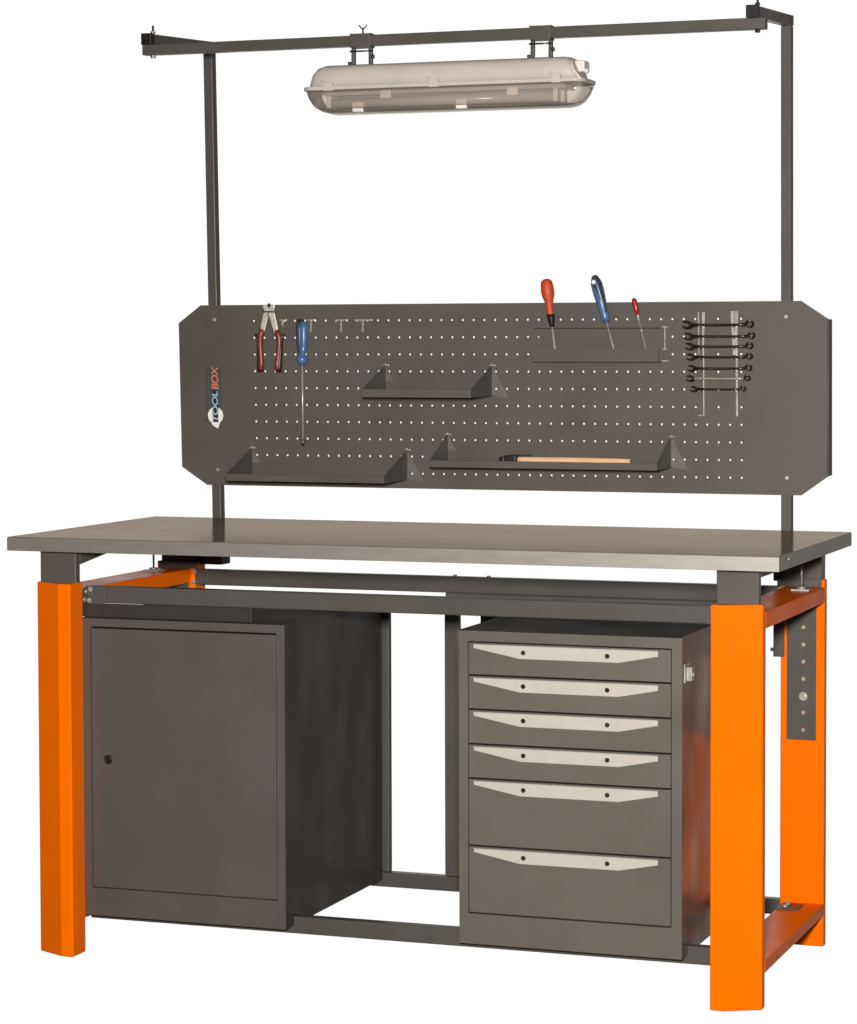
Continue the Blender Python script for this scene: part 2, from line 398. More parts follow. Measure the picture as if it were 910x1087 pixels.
vt = [bm.verts.new(p) for p in (TLc, TLs, BLs, BLc, TRc, TRs, BRs, BRc)]
bm.faces.new([vt[0], vt[4]] + top[::-1]); bm.faces.new([vt[7], vt[3]] + bot)
bm.faces.new([vt[3], vt[2], vt[1], vt[0]] + lef); bm.faces.new([vt[4], vt[5], vt[6], vt[7]] + rig[::-1])
bmesh.ops.recalc_face_normals(bm, faces=bm.faces)
if sum(f.normal.y*f.calc_area() for f in bm.faces) > 0: bmesh.ops.reverse_faces(bm, faces=bm.faces)
me = bpy.data.meshes.new('pegboard'); bm.to_mesh(me); bm.free(); me.materials.append(M['grey_board'])
PB = bpy.data.objects.new('pegboard', me); COL.objects.link(PB); PB.parent = WB; PB.matrix_parent_inverse = world_of(WB).inverted()
sol = PB.modifiers.new('solid', 'SOLIDIFY'); sol.thickness = .0013; sol.offset = -1
# folded edges of the board sheet
def fold(a, b, dep, inward):
    a = Vector(a); b = Vector(b); inward = Vector(inward).normalized()*.0016
    q = MB(); q.hexa([a+Vector((0,.0015,0)), b+Vector((0,.0015,0)), b+Vector((0,.0015,0))+inward, a+Vector((0,.0015,0))+inward,
                      a+Vector((0,dep,0)), b+Vector((0,dep,0)), b+Vector((0,dep,0))+inward, a+Vector((0,dep,0))+inward])
    q.build('folded_edge', 'grey_board', PB)
fold(TRs, BRs, .040, (-1, 0, 0)); fold(TLs, BLs, .025, (1, 0, 0))
Z0 = .0016
q = MB(); r_ = at(880, 400, YB).x; q.tube([TRs+Vector((-.0025, .0015, 0)), BRs+Vector((-.0025, .0015, 0))], .0022, 10); q.build('folded_edge', 'grey_board', PB)
for px, py in ((227.9, 339.2), (231.5, 498.7), (835, 336), (835.8, 507.2)):
    c = at(px, py, YB); q = MB(); q.tube([(c.x, YB-.0003, c.z), (c.x, YB-.003, c.z)], [.0065, .0048], 16).tube([(c.x, YB, c.z), (c.x, YB-.0042, c.z)], .0026, 6, smooth=False); q.build('bolt', 'zinc', PB)

# logo on the board: spanner head and lettering, reading upwards
LG = MB()
def lp(px, py, dy=0): p = at(px, py, YB); return Vector((p.x, YB-dy, p.z))
sc = lp(229, 441)
pts = []
R_ = .0200
for k in range(29):
    a = math.radians(-55 + 290*k/28)
    pts.append((sc.x + math.cos(a)*R_*1.12, YB-.0004, sc.z + math.sin(a)*R_*1.12))
pl = lp(226, 450); p2 = lp(226.3, 452); p3 = lp(231.2, 455); p4 = lp(232.2, 449.5)
pts = pts + [(p2.x, YB-.0004, p2.z+.001), (p3.x+.001, YB-.0004, p3.z)]
LG.prism(pts, (0, -.0003, 0))
logo = LG.build('logo', 'sticker_white', PB); logo['label'] = 'upright printed logo of a white spanner head with blue and orange lettering'
def letters(txt, mname, pxy, length, height, nm, dz=0):
    me = text_mesh(txt, 1, shear=.15, offset=.02)
    xs = [v.co.x for v in me.vertices]; ys = [v.co.y for v in me.vertices]
    x0, x1, y0, y1 = min(xs), max(xs), min(ys), max(ys)
    p = lp(*pxy)
    for v in me.vertices:
        a = (v.co.x-x0)/(x1-x0)*length; b = (v.co.y-y0)/(y1-y0)*height; c = v.co.z
        v.co = Vector((p.x - b + height/2 - a*.02, YB-.0012-dz-c, p.z + a))
    me.name = nm; me.materials.clear(); me.materials.append(M[mname])
    o = bpy.data.objects.new(nm, me); COL.objects.link(o); o.parent = logo; o.matrix_parent_inverse = world_of(logo).inverted()
    return o
q = MB(); a = lp(218.5, 449); b = lp(235.5, 390); q.box((a.x, YB-.00035, a.z), (b.x, YB-.0001, b.z)); q.build('backing_film', 'sticker_film', logo)
# dark backing under the letters
q = MB(); a = lp(224.5, 448); b = lp(232.7, 387)
q.box((a.x+.0035, YB-.0009, a.z), (b.x-.003, YB-.0007, lp(229, 414).z)); q.build('letter_backing', 'sticker_black', logo)
hgt = lp(232.4, 420).x-lp(225.4, 420).x
zz = lambda y: lp(229, y).z
letters('TOOL', 'sticker_blue', (229, 447.5), zz(415)-zz(447.5), hgt*.86, 'lettering')
letters('BOX', 'sticker_orange', (228.6, 413.5), zz(388.5)-zz(413.5), hgt*1.05, 'lettering')

# ================================================================== CABINETS
CY = .0812
def cab_shell(root, x0, x1, z0, z1, y1, mname='grey_shaded'):
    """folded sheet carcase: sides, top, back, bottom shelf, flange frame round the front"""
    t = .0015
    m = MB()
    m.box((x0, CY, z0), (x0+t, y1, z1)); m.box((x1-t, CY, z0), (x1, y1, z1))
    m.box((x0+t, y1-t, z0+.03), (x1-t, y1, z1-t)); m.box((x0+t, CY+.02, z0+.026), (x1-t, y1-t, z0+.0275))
    tp = MB(); tp.box((x0+t, CY, z1-t), (x1-t, y1, z1)); tp.build('top_sheet', 'grey_dark_top', root)
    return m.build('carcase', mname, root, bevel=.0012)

# --- left: door cabinet
c0 = at(86.2, 655, CY); c1 = at(303.2, 988, CY)
x0, x1, z0, z1, yb = .1555, .6905, .0925, .8170, .6900
LC1 = thing('door_cabinet', 'dark grey steel cabinet with one plain door, under the left half of the bench', 'cabinet', ((x0+x1)/2, .36, z0))
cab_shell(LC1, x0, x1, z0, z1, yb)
d0 = at(96.8, 668.3, CY); d1 = at(293.8, 955.0, CY)
dx0, dx1, dz0, dz1 = d0.x, d1.x, at(200, 948.5, CY).z, at(200, 670.8, CY).z
G = .0022
def front_frame(root, x0, x1, z0, z1, ix0, ix1, iz0, iz1, mname='grey'):
    m = MB(); y0, y1 = CY, CY+.014
    m.box((x0, y0, z0), (ix0, y1, z1)); m.box((ix1, y0, z0), (x1, y1, z1)); m.box((ix0, y0, iz1), (ix1, y1, z1)); m.box((ix0, y0, z0), (ix1, y1, iz0))
    bm_ = m.build('front_frame', mname, root)
    return bm_
front_frame(LC1, x0+.0003, x1-.0003, z0, z1-.0003, dx0-G, dx1+G, dz0-G, dz1+G+.0025)
m = MB(); m.box((dx0-G, CY+.012, dz0-G), (dx1+G, CY+.0135, dz1+G+.0025)); m.build('recess', 'seam', LC1)
m = MB(); m.box((dx0, CY-.0005, dz0), (dx1, CY+.011, dz1)); DR = m.build('door', 'grey', LC1, bevel=.0012)
p = at(115.1, 806.2, CY)
q = MB(); q.ring((p.x, CY-.002, p.z), .0092, .0024, (0, 1, 0), 24, 8); lk = q.build('lock', 'black_steel', DR)
q = MB(); q.tube([(p.x, CY-.0004, p.z), (p.x, CY-.0032, p.z)], .0078, 20).box((p.x-.0010, CY-.0048, p.z-.005), (p.x+.0010, CY-.003, p.z+.005)); q.build('lock_cylinder', 'dark_steel', lk)
# slide catch lying on the cabinet top
# --- right: drawer cabinet
x0, x1 = 1.1275, 1.6605; z0, z1 = .0935, .8205
RC = thing('drawer_cabinet', 'grey steel drawer cabinet with six drawers and pale handle plates, under the right half', 'drawer cabinet', ((x0+x1)/2, .36, z0))
cab_shell(RC, x0, x1, z0, z1, yb, 'grey_reflect')
ix0, ix1 = at(497.6, 800, CY).x, at(712.5, 800, CY).x
lines = [(681.9, 688.5), (716.5, 725.7), (753, 762.7), (790, 800.2), (826.5, 837.6), (897.5, 911.3), (969.4, 984.2)]
zs = [(at(498, a, CY).z + at(712.4, b, CY).z)/2 for a, b in lines]
front_frame(RC, x0+.0003, x1-.0003, z0, z1-.0003, ix0-.0015, ix1+.0015, zs[-1]-.0015, zs[0]+.0015, 'grey_lit')
m = MB(); m.box((ix0-.0015, CY+.012, zs[-1]), (ix1+.0015, CY+.0135, zs[0]+.0015)); m.build('recess', 'seam', RC)
hx0, hx1 = at(503.2, 690, CY).x, at(699, 695, CY).x
hk0, hk1 = at(552, 699, CY).x, at(657, 703, CY).x
sx0, sx1 = at(555.7, 692.4, CY).x, at(645, 696.7, CY).x
ordn = ['topmost', 'second', 'third', 'fourth', 'fifth', 'bottom']
for k in range(6):
    zt, zb = zs[k]-.0016, zs[k+1]+.0022
    m = MB(); m.box((ix0+.0006, CY-.0010, zb), (ix1-.0006, CY+.011, zt)); dr = m.build('drawer', 'grey_lit', RC, bevel=.0012)
    ht = zt-.0035
    m = MB(); m.prism([(hx0, CY-.001, ht), (hx1, CY-.001, ht), (hx1, CY-.001, ht-.0125), (hk1, CY-.001, ht-.0300), (hk0, CY-.001, ht-.0300), (hx0, CY-.001, ht-.0090)], (0, -.0016, 0))
    # folded grip lip along the upper edge
    m.box((hx0, CY-.005, ht-.0012), (hx1, CY-.0026, ht+.0002))
    h = m.build('handle', 'steel_handle', dr, bevel=.0004)
    for sx in (sx0, sx1):
        q = MB(); q.tube([(sx, CY-.0024, ht-.0160), (sx, CY-.0050, ht-.0160)], [.0058, .0046], 16); q.build('screw', 'dark_steel', h)
# latch on the right side of the carcase
m = MB(); p = at(725.8, 716, CY)
m.box((x1, CY+.010, p.z-.022), (x1+.003, CY+.060, p.z+.022)); m.box((x1+.003, CY+.022, p.z-.018), (x1+.016, CY+.046, p.z+.014)); m.tube([(x1+.016, CY+.03, p.z-.004), (x1+.020, CY+.03, p.z-.004)], .007, 12)
m.build('side_latch', 'zinc', RC, bevel=.0015)
m = MB(); m.box((.1500, .0955, .8172), (.600, .0980, .8510)); m.build('band_plate', 'grey_shaded', LC1, bevel=.0006)  # dark plate filling the band between cabinet top and front rail

# ================================================================== HANGING LAMP
YL = .4430
lx0, lx1 = at(331.5, 92, YL).x, at(626.5, 88, YL).x
zlip = at(440, 89.5, YL-.06).z
LP = thing('hanging_lamp', 'grey-white sealed strip lamp with clear cover hanging from the overhead rail', 'lamp', ((lx0+lx1)/2, YL, zlip))
slope = (at(596, 86, YL-.06).z - at(349, 95, YL-.06).z)/(lx1-lx0)
def zline(x, dz): return zlip + (x-(lx0+lx1)/2)*slope + dz
def loft(name, m, secs, parent, sub=0, cap=True):
    """secs: list of (x, [(y,z)...]) closed profiles"""
    n = len(secs[0][1]); vs = []
    for x, pr in secs: vs += [(x, YL+y, zline(x, z)) for y, z in pr]
    fs = [(i*n+k, i*n+(k+1) % n, (i+1)*n+(k+1) % n, (i+1)*n+k) for i in range(len(secs)-1) for k in range(n)]
    if cap: fs += [tuple(range(n))[::-1], tuple((len(secs)-1)*n+k for k in range(n))]
    mb = MB(); mb.add(vs, fs, True); o = mb.build(name, m, parent)
    return o
def half(wd, h, n=14, p=.55, bottom=0.):   # dome profile, closed along z=bottom
    pr = []
    for k in range(n+1):
        a = PI*k/n; c, s_ = math.cos(a), math.sin(a)
        pr.append((math.copysign(abs(c)**p, c)*wd, bottom + (abs(s_)**p)*h))
    return pr
HW = .062
L_ = lx1-lx0
secs = []
for f, wd, hh in ((.000, .55, .06), (.004, .72, .35), (.014, .84, .68), (.032, .93, .9), (.06, .98, 1), (.2, 1, 1), (.5, 1, 1), (.8, 1, 1), (.925, 1, 1), (.945, .98, .97), (.962, .93, .80), (.972, .86, .5), (.978, .8, .28), (.982, .72, .10)):
    secs.append((lx0+.010+f*(L_-.014), half(HW*wd*.94, .0575*hh, p=.5)))
HS = loft('housing', 'housing', secs, LP)
# rim: flat rounded frame between housing and cover
def rrect(x0_, x1_, w, r, n=6):
    pts = []
    for cx, cy, a0 in ((x1_-r, w-r, 0), (x0_+r, w-r, 90), (x0_+r, -w+r, 180), (x1_-r, -w+r, 270)):
        for k in range(n+1):
            a = math.radians(a0+90*k/n); pts.append((cx+r*math.cos(a), cy+r*math.sin(a)))
    return pts
rp = rrect(lx0-.004, lx1+.002, HW+.003, .03)
m = MB(); n = len(rp)
vs = [(x, YL+y, zline(x, -.006)) for x, y in rp] + [(x, YL+y, zline(x, .0035)) for x, y in rp]
m.add(vs, [tuple(range(n))[::-1], tuple(range(n, 2*n))] + [(k, (k+1) % n, (k+1) % n+n, k+n) for k in range(n)]); m.build('rim', 'housing', LP, bevel=.002)
# clear cover below
secs = []
for f, wd, hh in ((.0, .80, .15), (.006, .86, .45), (.02, .92, .72), (.045, .96, .9), (.08, .98, 1), (.3, 1, 1), (.7, 1, 1), (.93, .98, 1), (.955, .96, .93), (.975, .93, .78), (.99, .88, .5), (1., .8, .15)):
    secs.append((lx0+.006+f*(L_-.010), [(y, -.006-z) for y, z in half(HW*wd*.95, .056*hh, p=.6)]))
CV = loft('clear_cover', 'clear', secs, LP)
# inner tray, tubes, holders
m = MB(); m.hexa([(lx0+.05, YL-.040, zline(lx0+.05, -.018)), (lx1-.05, YL-.040, zline(lx1-.05, -.018)), (lx1-.05, YL+.040, zline(lx1-.05, -.018)), (lx0+.05, YL+.040, zline(lx0+.05, -.018)),
                  (lx0+.05, YL-.046, zline(lx0+.05, -.0075)), (lx1-.05, YL-.046, zline(lx1-.05, -.0075)), (lx1-.05, YL+.046, zline(lx1-.05, -.0075)), (lx0+.05, YL+.046, zline(lx0+.05, -.0075))])
m.build('reflector_tray', 'reflector', LP, bevel=.002)
for dy in (-.026, .026):
    m = MB(); m.tube([(lx0+.065, YL+dy, zline(lx0+.065, -.036)), (lx1-.075, YL+dy, zline(lx1-.075, -.036))], .0125, 16); tb = m.build('lamp_tube', 'tube_white', LP)
    for xx in (lx0+.060, lx1-.075):
        m = MB(); m.box((xx-.006, YL+dy-.013, zline(xx, -.050)), (xx+.006, YL+dy+.013, zline(xx, -.018))); m.build('lamp_holder', 'holder_white', LP, bevel=.002)
for px, z0_, z1_, dy in ((409.5, -.030, -.008, -.052), (379, -.060, -.036, -.046), (489, -.060, -.036, -.046), (544, -.034, -.012, -.052)):
    xx = at(px, 100, YL-.05).x; m = MB(); m.box((xx-.014, YL+dy-.001, zline(xx, z0_)), (xx+.014, YL+dy+.012, zline(xx, z1_))); m.build('tube_clip', 'holder_white', LP, bevel=.002)
# closing clips along the front of the housing
for px in (349, 461, 591):
    xx = at(px, 85, YL-.06).x; m = MB(); m.box((xx-.012, YL-HW-.0055, zline(xx, -.008)), (xx+.012, YL-HW+.004, zline(xx, .012))); m.tube([(xx-.018, YL-HW-.001, zline(xx, .014)), (xx-.010, YL-HW-.001, zline(xx, .017))], .003, 8); m.build('closing_clip', 'housing', LP, bevel=.003)
# cable gland block at the right end
xe = at(617.5, 70, YL).x
m = MB(); m.box((xe-.016, YL-.022, zline(xe, .020)), (xe+.014, YL+.022, zline(xe, .048))); m.tube([(xe+.010, YL-.012, zline(xe, .026)), (xe+.021, YL-.012, zline(xe, .020))], .006, 12)
m.build('cable_gland', 'holder_white', LP, bevel=.004)
m = MB(); a = at(609.5, 63, YL-.03); b = at(617, 84, YL-.06); m.tube([(a.x, YL-.045, a.z-.002), (a.x+.004, YL-.052, a.z-.025), (b.x, YL-.062, b.z), (lx1-.002, YL-.062, zline(lx1, .0))], .0028, 8); m.build('end_clasp', 'holder_white', LP)
# two clamps carrying the lamp
def clamp(pxc, wing):
    xc = at(pxc, 45, .43).x
    zr = 2.205 + (xc-.1495)/(1.762-.1495)*.004
    zt = zr+.0262; zb = zline(xc, .0570)
    m = MB(); w = .0265
    m.box((xc-w, .4255, zr-.004), (xc+w, .4295, zt+.004)); m.box((xc-w, .4565, zr-.004), (xc+w, .4605, zt+.004)); m.box((xc-w, .4295, zt+.0005), (xc+w, .4565, zt+.004)); m.box((xc-w, .4295, zr-.004), (xc+w, .4565, zr-.0005))
    cl = m.build('clamp', 'grey_rail', LP, bevel=.0015)
    m = MB()
    for s_ in (-1, 1):
        xa, xb = sorted((xc+s_*.0275, xc+s_*.0180)); m.box((xa, .437, zb+.002), (xb, .449, zr-.004))
    m.box((xc-.0275, .437, zb-.001), (xc+.0275, .449, zb+.003)); m.build('hanger', 'grey_rail', cl, bevel=.002)
    m = MB(); zz_ = zr-.012; m.tube([(xc-.03, .436, zz_), (xc+.03, .436, zz_)], .0022, 10); m.tube([(xc+.0275, .436, (zr+zb)/2-.003), (xc+.034, .436, (zr+zb)/2-.003)], .005, 8); m.tube([(xc-.034, .436, zb+.006), (xc-.0275, .436, zb+.006)], .004, 8); m.build('clamp_bolt', 'dark_steel', cl)
    if wing:
        m = MB(); x = xc+.002; m.tube([(x, .443, zt+.004), (x, .443, zt+.018)], .0024, 8); m.tube([(x-.010, .443, zt+.026), (x-.005, .443, zt+.019), (x, .443, zt+.017), (x+.005, .443, zt+.019), (x+.010, .443, zt+.026)], .0017, 8); m.build('wing_nut', 'dark_steel', cl)
clamp(382.5, True); clamp(573.5, False)

# ================================================================== HOOK-ON SHELVES
YF = .637
HOLES = [bil(i/NC, j/NR) for i in range(NC+1) for j in range(NR+1)]
def ear_plate(x, zt, z0, w, parent):
    """flat three-cornered fixing plate on the board, bored where the board is"""
    tri = [(x, zt), (x+w, z0+.002), (x+w, z0-.004), (x, z0+.0035)]
    c = bpy.data.curves.new('ear', 'CURVE'); c.dimensions = '2D'; c.fill_mode = 'BOTH'; c.extrude = .0006
    def spl(pts):
        sp = c.splines.new('POLY'); sp.points.add(len(pts)-1); sp.use_cyclic_u = True
        for k, (a, b) in enumerate(pts): sp.points[k].co = (a, b, 0, 1)
    spl(tri)
    for h in HOLES:
        if h.x < x+.005 or h.z < z0+.006 or h.z > zt: continue
        lim = x + w*(zt-h.z)/(zt-z0)
        if h.x > lim-.006: continue
        spl([(h.x+math.cos(a)*.0034, h.z+math.sin(a)*.0034) for a in [2*PI*k/12 for k in range(12)]])
    o = bpy.data.objects.new('ear', c); COL.objects.link(o); bpy.context.view_layer.update()
    me = bpy.data.meshes.new_from_object(o.evaluated_get(bpy.context.evaluated_depsgraph_get())); bpy.data.objects.remove(o)
    for v in me.vertices: v.co = Vector((v.co.x, .7737-v.co.z, v.co.y))
    me.materials.clear(); me.materials.append(M['grey_ear']); me.name = 'fixing_plate'
    q = bpy.data.objects.new('fixing_plate', me); COL.objects.link(q); q.parent = parent; q.matrix_parent_inverse = world_of(parent).inverted()

def shelf(label, lip_l, lip_r, lip_h, apex_l, apex_r, ear, YF=.637):
    z0 = (at(lip_l[0], lip_l[1], YF).z + at(lip_r[0], lip_r[1], YF).z)/2
    xa = at(apex_l[0], apex_l[1], .773).x; xb = at(apex_r[0], apex_r[1], .773).x
    za = at(apex_l[0], apex_l[1], .773).z; zb = at(apex_r[0], apex_r[1], .773).z
    zt = (za+zb)/2
    R = thing('hook_on_shelf', label, 'shelf', ((xa+xb)/2, .70, z0), 'small shelves hooked on the pegboard')
    m = MB(); m.box((xa, YF, z0), (xb, .7745, z0+.0015)); m.box((xa, YF, z0+.0015), (xb, YF+.0015, z0+lip_h)); m.box((xa, YF+.0015, z0+lip_h-.0012), (xb, YF+.010, z0+lip_h))
    m.box((xa+.0016, .7716, z0+.0015), (xb, .7729, z0+.040))
    m.build('tray', 'grey_board', R, bevel=.0006)
    for i, x in enumerate((xa, xb)):
        m = MB(); d = .0014
        xx = x if i == 0 else x+.0001
        m.prism([(xx, YF+.0005, z0+.0005), (xx, YF+.0005, z0+lip_h), (xx, .768, zt), (xx, .7745, zt), (xx, .7745, z0+.003)], (d, 0, 0))
        br = m.build('side_bracket', 'grey', R)
        ear_plate(xx+d, zt, z0, ear, br)
        q = MB(); q.box((xx-.004, .766, zt-.001), (xx+.012, .7745, zt+.0025)); q.tube([(xx+.004, .7745, zt+.001), (xx+.004, .762, zt+.004)], .0022, 8); q.build('hook_tab', 'zinc', br, bevel=.0006)
        for dy, dz in ((-.045, .022), (-.085, .022)):
            q = MB(); q.tube([(xx-.0012, .7745+dy, z0+dz), (xx+d+.0012, .7745+dy, z0+dz)], .0034, 10); q.build('rivet', 'dark_steel', br)
    # bright edge of the slotted rear flange
    m = MB(); m.box((xa+.002, .7700, z0+.036), (xa+.045, .7715, z0+.0385)); m.build('flange', 'grey', R)
    return R, z0, xa, xb
shelf('short empty grey shelf hooked on the middle of the pegboard, above the hammer', (384, 422), (501, 422), .0205, (409, 388), (521.8, 388), .044, .615)
shelf('long empty grey shelf at the lower left corner of the pegboard', (241, 510.4), (411, 513.3), .0180, (267.5, 475.4), (431.9, 477.8), .044, .612)
_, HZ, HXA, HXB = shelf('longest grey shelf on the lower right half of the pegboard, holding the hammer', (455, 496), (694, 499.5), .0175, (475, 462), (712, 463), .044, .645)

# hammer lying on the long shelf
a = at(548, 487.2, .675); b = at(667, 487.5, .675)
zc = HZ+.0015+.0095
HM = thing('hammer', 'hammer with pale wooden handle and black head lying on the shelf', 'hammer', (a.x, .675, HZ+.0015))
pts = []; rr = []
for k in range(15):
    f = k/14; pts.append((a.x-.004+(b.x-a.x+.004)*f, .675+.02*f, HZ+.0015+.0180+.0015*(1-f)))
    rr.append(.0071 + .0016*math.sin(f*PI*.9) - .0012*f)
m = MB(); m.tube(pts, rr, 16); m.build('handle', 'wood', HM)
x0 = at(531, 485, .66).x; x1 = at(558, 485, .66).x; hb = HZ+.0060
m = MB()
m.add([(a.x-.012, .655, hb+.002), (a.x+.012, .655, hb+.002), (a.x+.012, .655, hb+.024), (a.x-.012, .655, hb+.024)], [])
# striking block, neck and tapered peen along the shelf
m = MB()
m.hexa([(x0+.012, .652, hb+.003), (x1-.024, .652, hb+.001), (x1-.024, .690, hb+.001), (x0+.012, .690, hb+.001),
        (x0+.012, .652, hb+.026), (x1-.024, .652, hb+.028), (x1-.024, .690, hb+.028), (x0+.012, .690, hb+.026)])
m.hexa([(x0-.004, .655, hb), (x0+.0125, .655, hb), (x0+.0125, .687, hb), (x0-.004, .687, hb), (x0-.002, .655, hb+.022), (x0+.0125, .655, hb+.0235), (x0+.0125, .687, hb+.0235), (x0-.002, .687, hb+.022)])
m.hexa([(x1-.026, .676, hb+.012), (x1+.004, .680, hb+.019), (x1+.004, .692, hb+.019), (x1-.026, .692, hb+.012), (x1-.026, .676, hb+.026), (x1+.004, .680, hb+.0275), (x1+.004, .692, hb+.0275), (x1-.026, .692, hb+.026)])
m.build('head', 'black_steel', HM, bevel=.0025, seg=3)

# ================================================================== SCREWDRIVER HOLDER
YH = .725
ha = at(566, 384, YH); hb_ = at(699, 384, YH)
hx0, hx1, hz0 = ha.x, hb_.x, ha.z
hz1 = at(630, 370, YH).z; hz2 = at(630, 347.5, YH).z
HO = thing('tool_holder', 'grey sheet holder on the pegboard with three screwdrivers standing in it', 'tool holder', ((hx0+hx1)/2, .75, hz0))
m = MB(); m.box((hx0, YH, hz0), (hx1, YH+.0012, hz1)); m.box((hx0, YH+.0012, hz0), (hx1, .7745, hz0+.0012)); m.build('front_pocket', 'grey_board', HO, bevel=.0005)
m = MB(); m.box((hx0, .7733, hz0+.0012), (hx1, .7745, hz2+.004)); m.build('back_plate', 'grey_board', HO)
m = MB()
holes = sorted([at(586.2, 347.5, .745).x, at(645.5, 347.5, .745).x, at(679.5, 347.5, .745).x])
xs = [hx0] 
for h in holes: xs += [h-.006, h+.006]
xs.append(hx1)
for k in range(0, len(xs), 2): m.box((xs[k], YH+.004, hz2-.0012), (xs[k+1], .7732, hz2))
for h in holes: m.box((h-.006, YH+.004, hz2-.0012), (h+.006, .736, hz2)); m.box((h-.006, .754, hz2-.0012), (h+.006, .7732, hz2))
m.build('slotted_plate', 'grey_board', HO)
for x in (hx1+.004,):
    m = MB(); m.box((x-.0015, .770, hz1-.004), (x+.0015, .7745, hz2+.002)); m.box((x-.009, .771, hz2), (x+.009, .7745, hz2+.0025)); m.box((x-.009, .771, hz0+.001), (x+.009, .7745, hz0+.0035)); m.box((x-.006, .771, hz1-.003), (x+.006, .7745, hz1)); m.build('wire_clip', 'zinc', HO)

def P(px, py, Y=.745): return at(px, py, Y)
def driver(name, label, axis, Y, handle, shaft_r, hm, parts=(), group=None, flat=1.):
    """axis: (px,py) top and tip; handle: list of (fraction along the axis, radius)"""
    a = P(*axis[0], Y=Y); b = P(*axis[1], Y=Y)
    R = thing(name, label, 'screwdriver', b, group)
    L_ = b-a
    m = MB(); m.tube([a+L_*f for f, r in handle], [r for f, r in handle], 20); h = m.build('handle', hm, R)
    f0 = handle[-1][0]-.02
    m = MB(); m.tube([a+L_*f0, a+L_*.985, b], [shaft_r, shaft_r, shaft_r*.8], 12); m.build('shaft', 'chrome', R)
    return R, a, L_, h
GS = 'screwdrivers standing in the tool holder'
# orange-red one (tip hidden in the pocket)
hd = [(0, .0020), (.012, .0085), (.04, .0135), (.10, .0158), (.20, .0170), (.28, .0160), (.36, .0118), (.42, .0098), (.50, .0098), (.58, .0100), (.60, .0094)]
e1 = (590.6, 381)
R1, a, L_, h = driver('screwdriver', 'orange-red screwdriver with black ferrule, leftmost in the tool holder', ((579.8, 295.8), e1), .745, [(f*.76, r) for f, r in hd], .0030, 'orange_red', group=GS)
m = MB(); m.tube([a+L_*.44, a+L_*.50, a+L_*.57, a+L_*.60], [.0100, .0092, .0062, .0052], 16); m.build('ferrule', 'black', R1)
# blue one, tilted
hd = [(0, .003), (.012, .0080), (.04, .0120), (.09, .0150), (.16, .0155), (.24, .0148), (.34, .0128), (.44, .0112), (.50, .0122), (.53, .0105), (.56, .0060)]
R2, a, L_, h = driver('screwdriver', 'blue screwdriver with dark hanging end, in the middle of the tool holder', ((631.2, 293), (654.2, 380)), .745, [(f, r*.97) for f, r in hd], .0028, 'blue', group=GS)
pd = Vector((-L_.z, 0, L_.x)).normalized()
if pd.x < 0: pd = -pd
m = MB(); m.tube([a+L_*(-.008)+pd*.0015, a+L_*.01+pd*.0015, a+L_*.05+pd*.001, a+L_*.12+pd*.002, a+L_*.22+pd*.003, a+L_*.33+pd*.004, a+L_*.44+pd*.004, a+L_*.49+pd*.003], [.004, .0085, .0112, .0120, .0102, .0076, .0058, .0030], 18)
for i, v in enumerate(m.v): m.v[i] = (v[0], v[1]-.0045, v[2])
m.build('grip_inlay', 'navy', h)
c = a+L_*.075; m = MB(); m.tube([(c.x, .7210, c.z), (c.x, .7275, c.z)], .0042, 14); m.ring((c.x, .7245, c.z), .0045, .0012, (0, 1, 0), 18, 6); m.build('hanging_eye', 'sticker_white', h)
# small red one
hd = [(0, .0030), (.02, .0058), (.06, .0066), (.13, .0062), (.19, .0066), (.23, .0050), (.27, .0034)]
R3, a, L_, h = driver('screwdriver', 'small thin red screwdriver, rightmost in the tool holder', ((672.8, 316.4), (688.2, 380)), .745, hd, .0016, 'red', group=GS)
m = MB(); m.tube([a+L_*.25, a+L_*.33, a+L_*.345], [.0030, .0032, .0018], 12); m.build('collar', 'chrome', R3)
m = MB(); m.tube([a+L_*.52, a+L_*.545, a+L_*.57], [.0020, .0036, .0020], 12); m.build('clip', 'chrome', R3)

# ------------------------------------------------------------------ hooks
def hook(px, label, wide=.018, drop=.033, mname='chrome', prongs=(0,), py=339.8):
    p = at(px, py, YB)
    R = thing('peg_hook', label, 'hook', (p.x, YB, p.z), 'metal hooks along the top of the pegboard')
    m = MB(); m.box((p.x-wide, YB-.0035, p.z-.0018), (p.x+wide, YB-.0006, p.z+.0022)); m.build('cross_bar', mname, R, bevel=.0008)
    m = MB()
    for dx in prongs:
        x = p.x+dx
        m.box((x-.0024, YB-.0050, p.z-drop), (x+.0024, YB-.0036, p.z)); m.tube([(x, YB-.004, p.z-drop+.004), (x, YB-.014, p.z-drop+.006)], .0020, 8)
    m.build('prong', mname, R)
    return R
hook(301, 'small pale hook just right of the pliers jaws, partly hidden by them', .010, .016)
hook(320, 'dark hook behind the top of the hanging blue screwdriver', .010, .014, 'dark_steel', (-.008, .008))
hook(331, 'empty bright hook directly right of the hanging blue screwdriver', .011, .032)
hook(363, 'empty hook in the middle between the hanging blue screwdriver and the wide hook', .018, .032)
hook(386, 'empty hook with the widest cross bar, farthest right of the row of hooks', .025, .032)

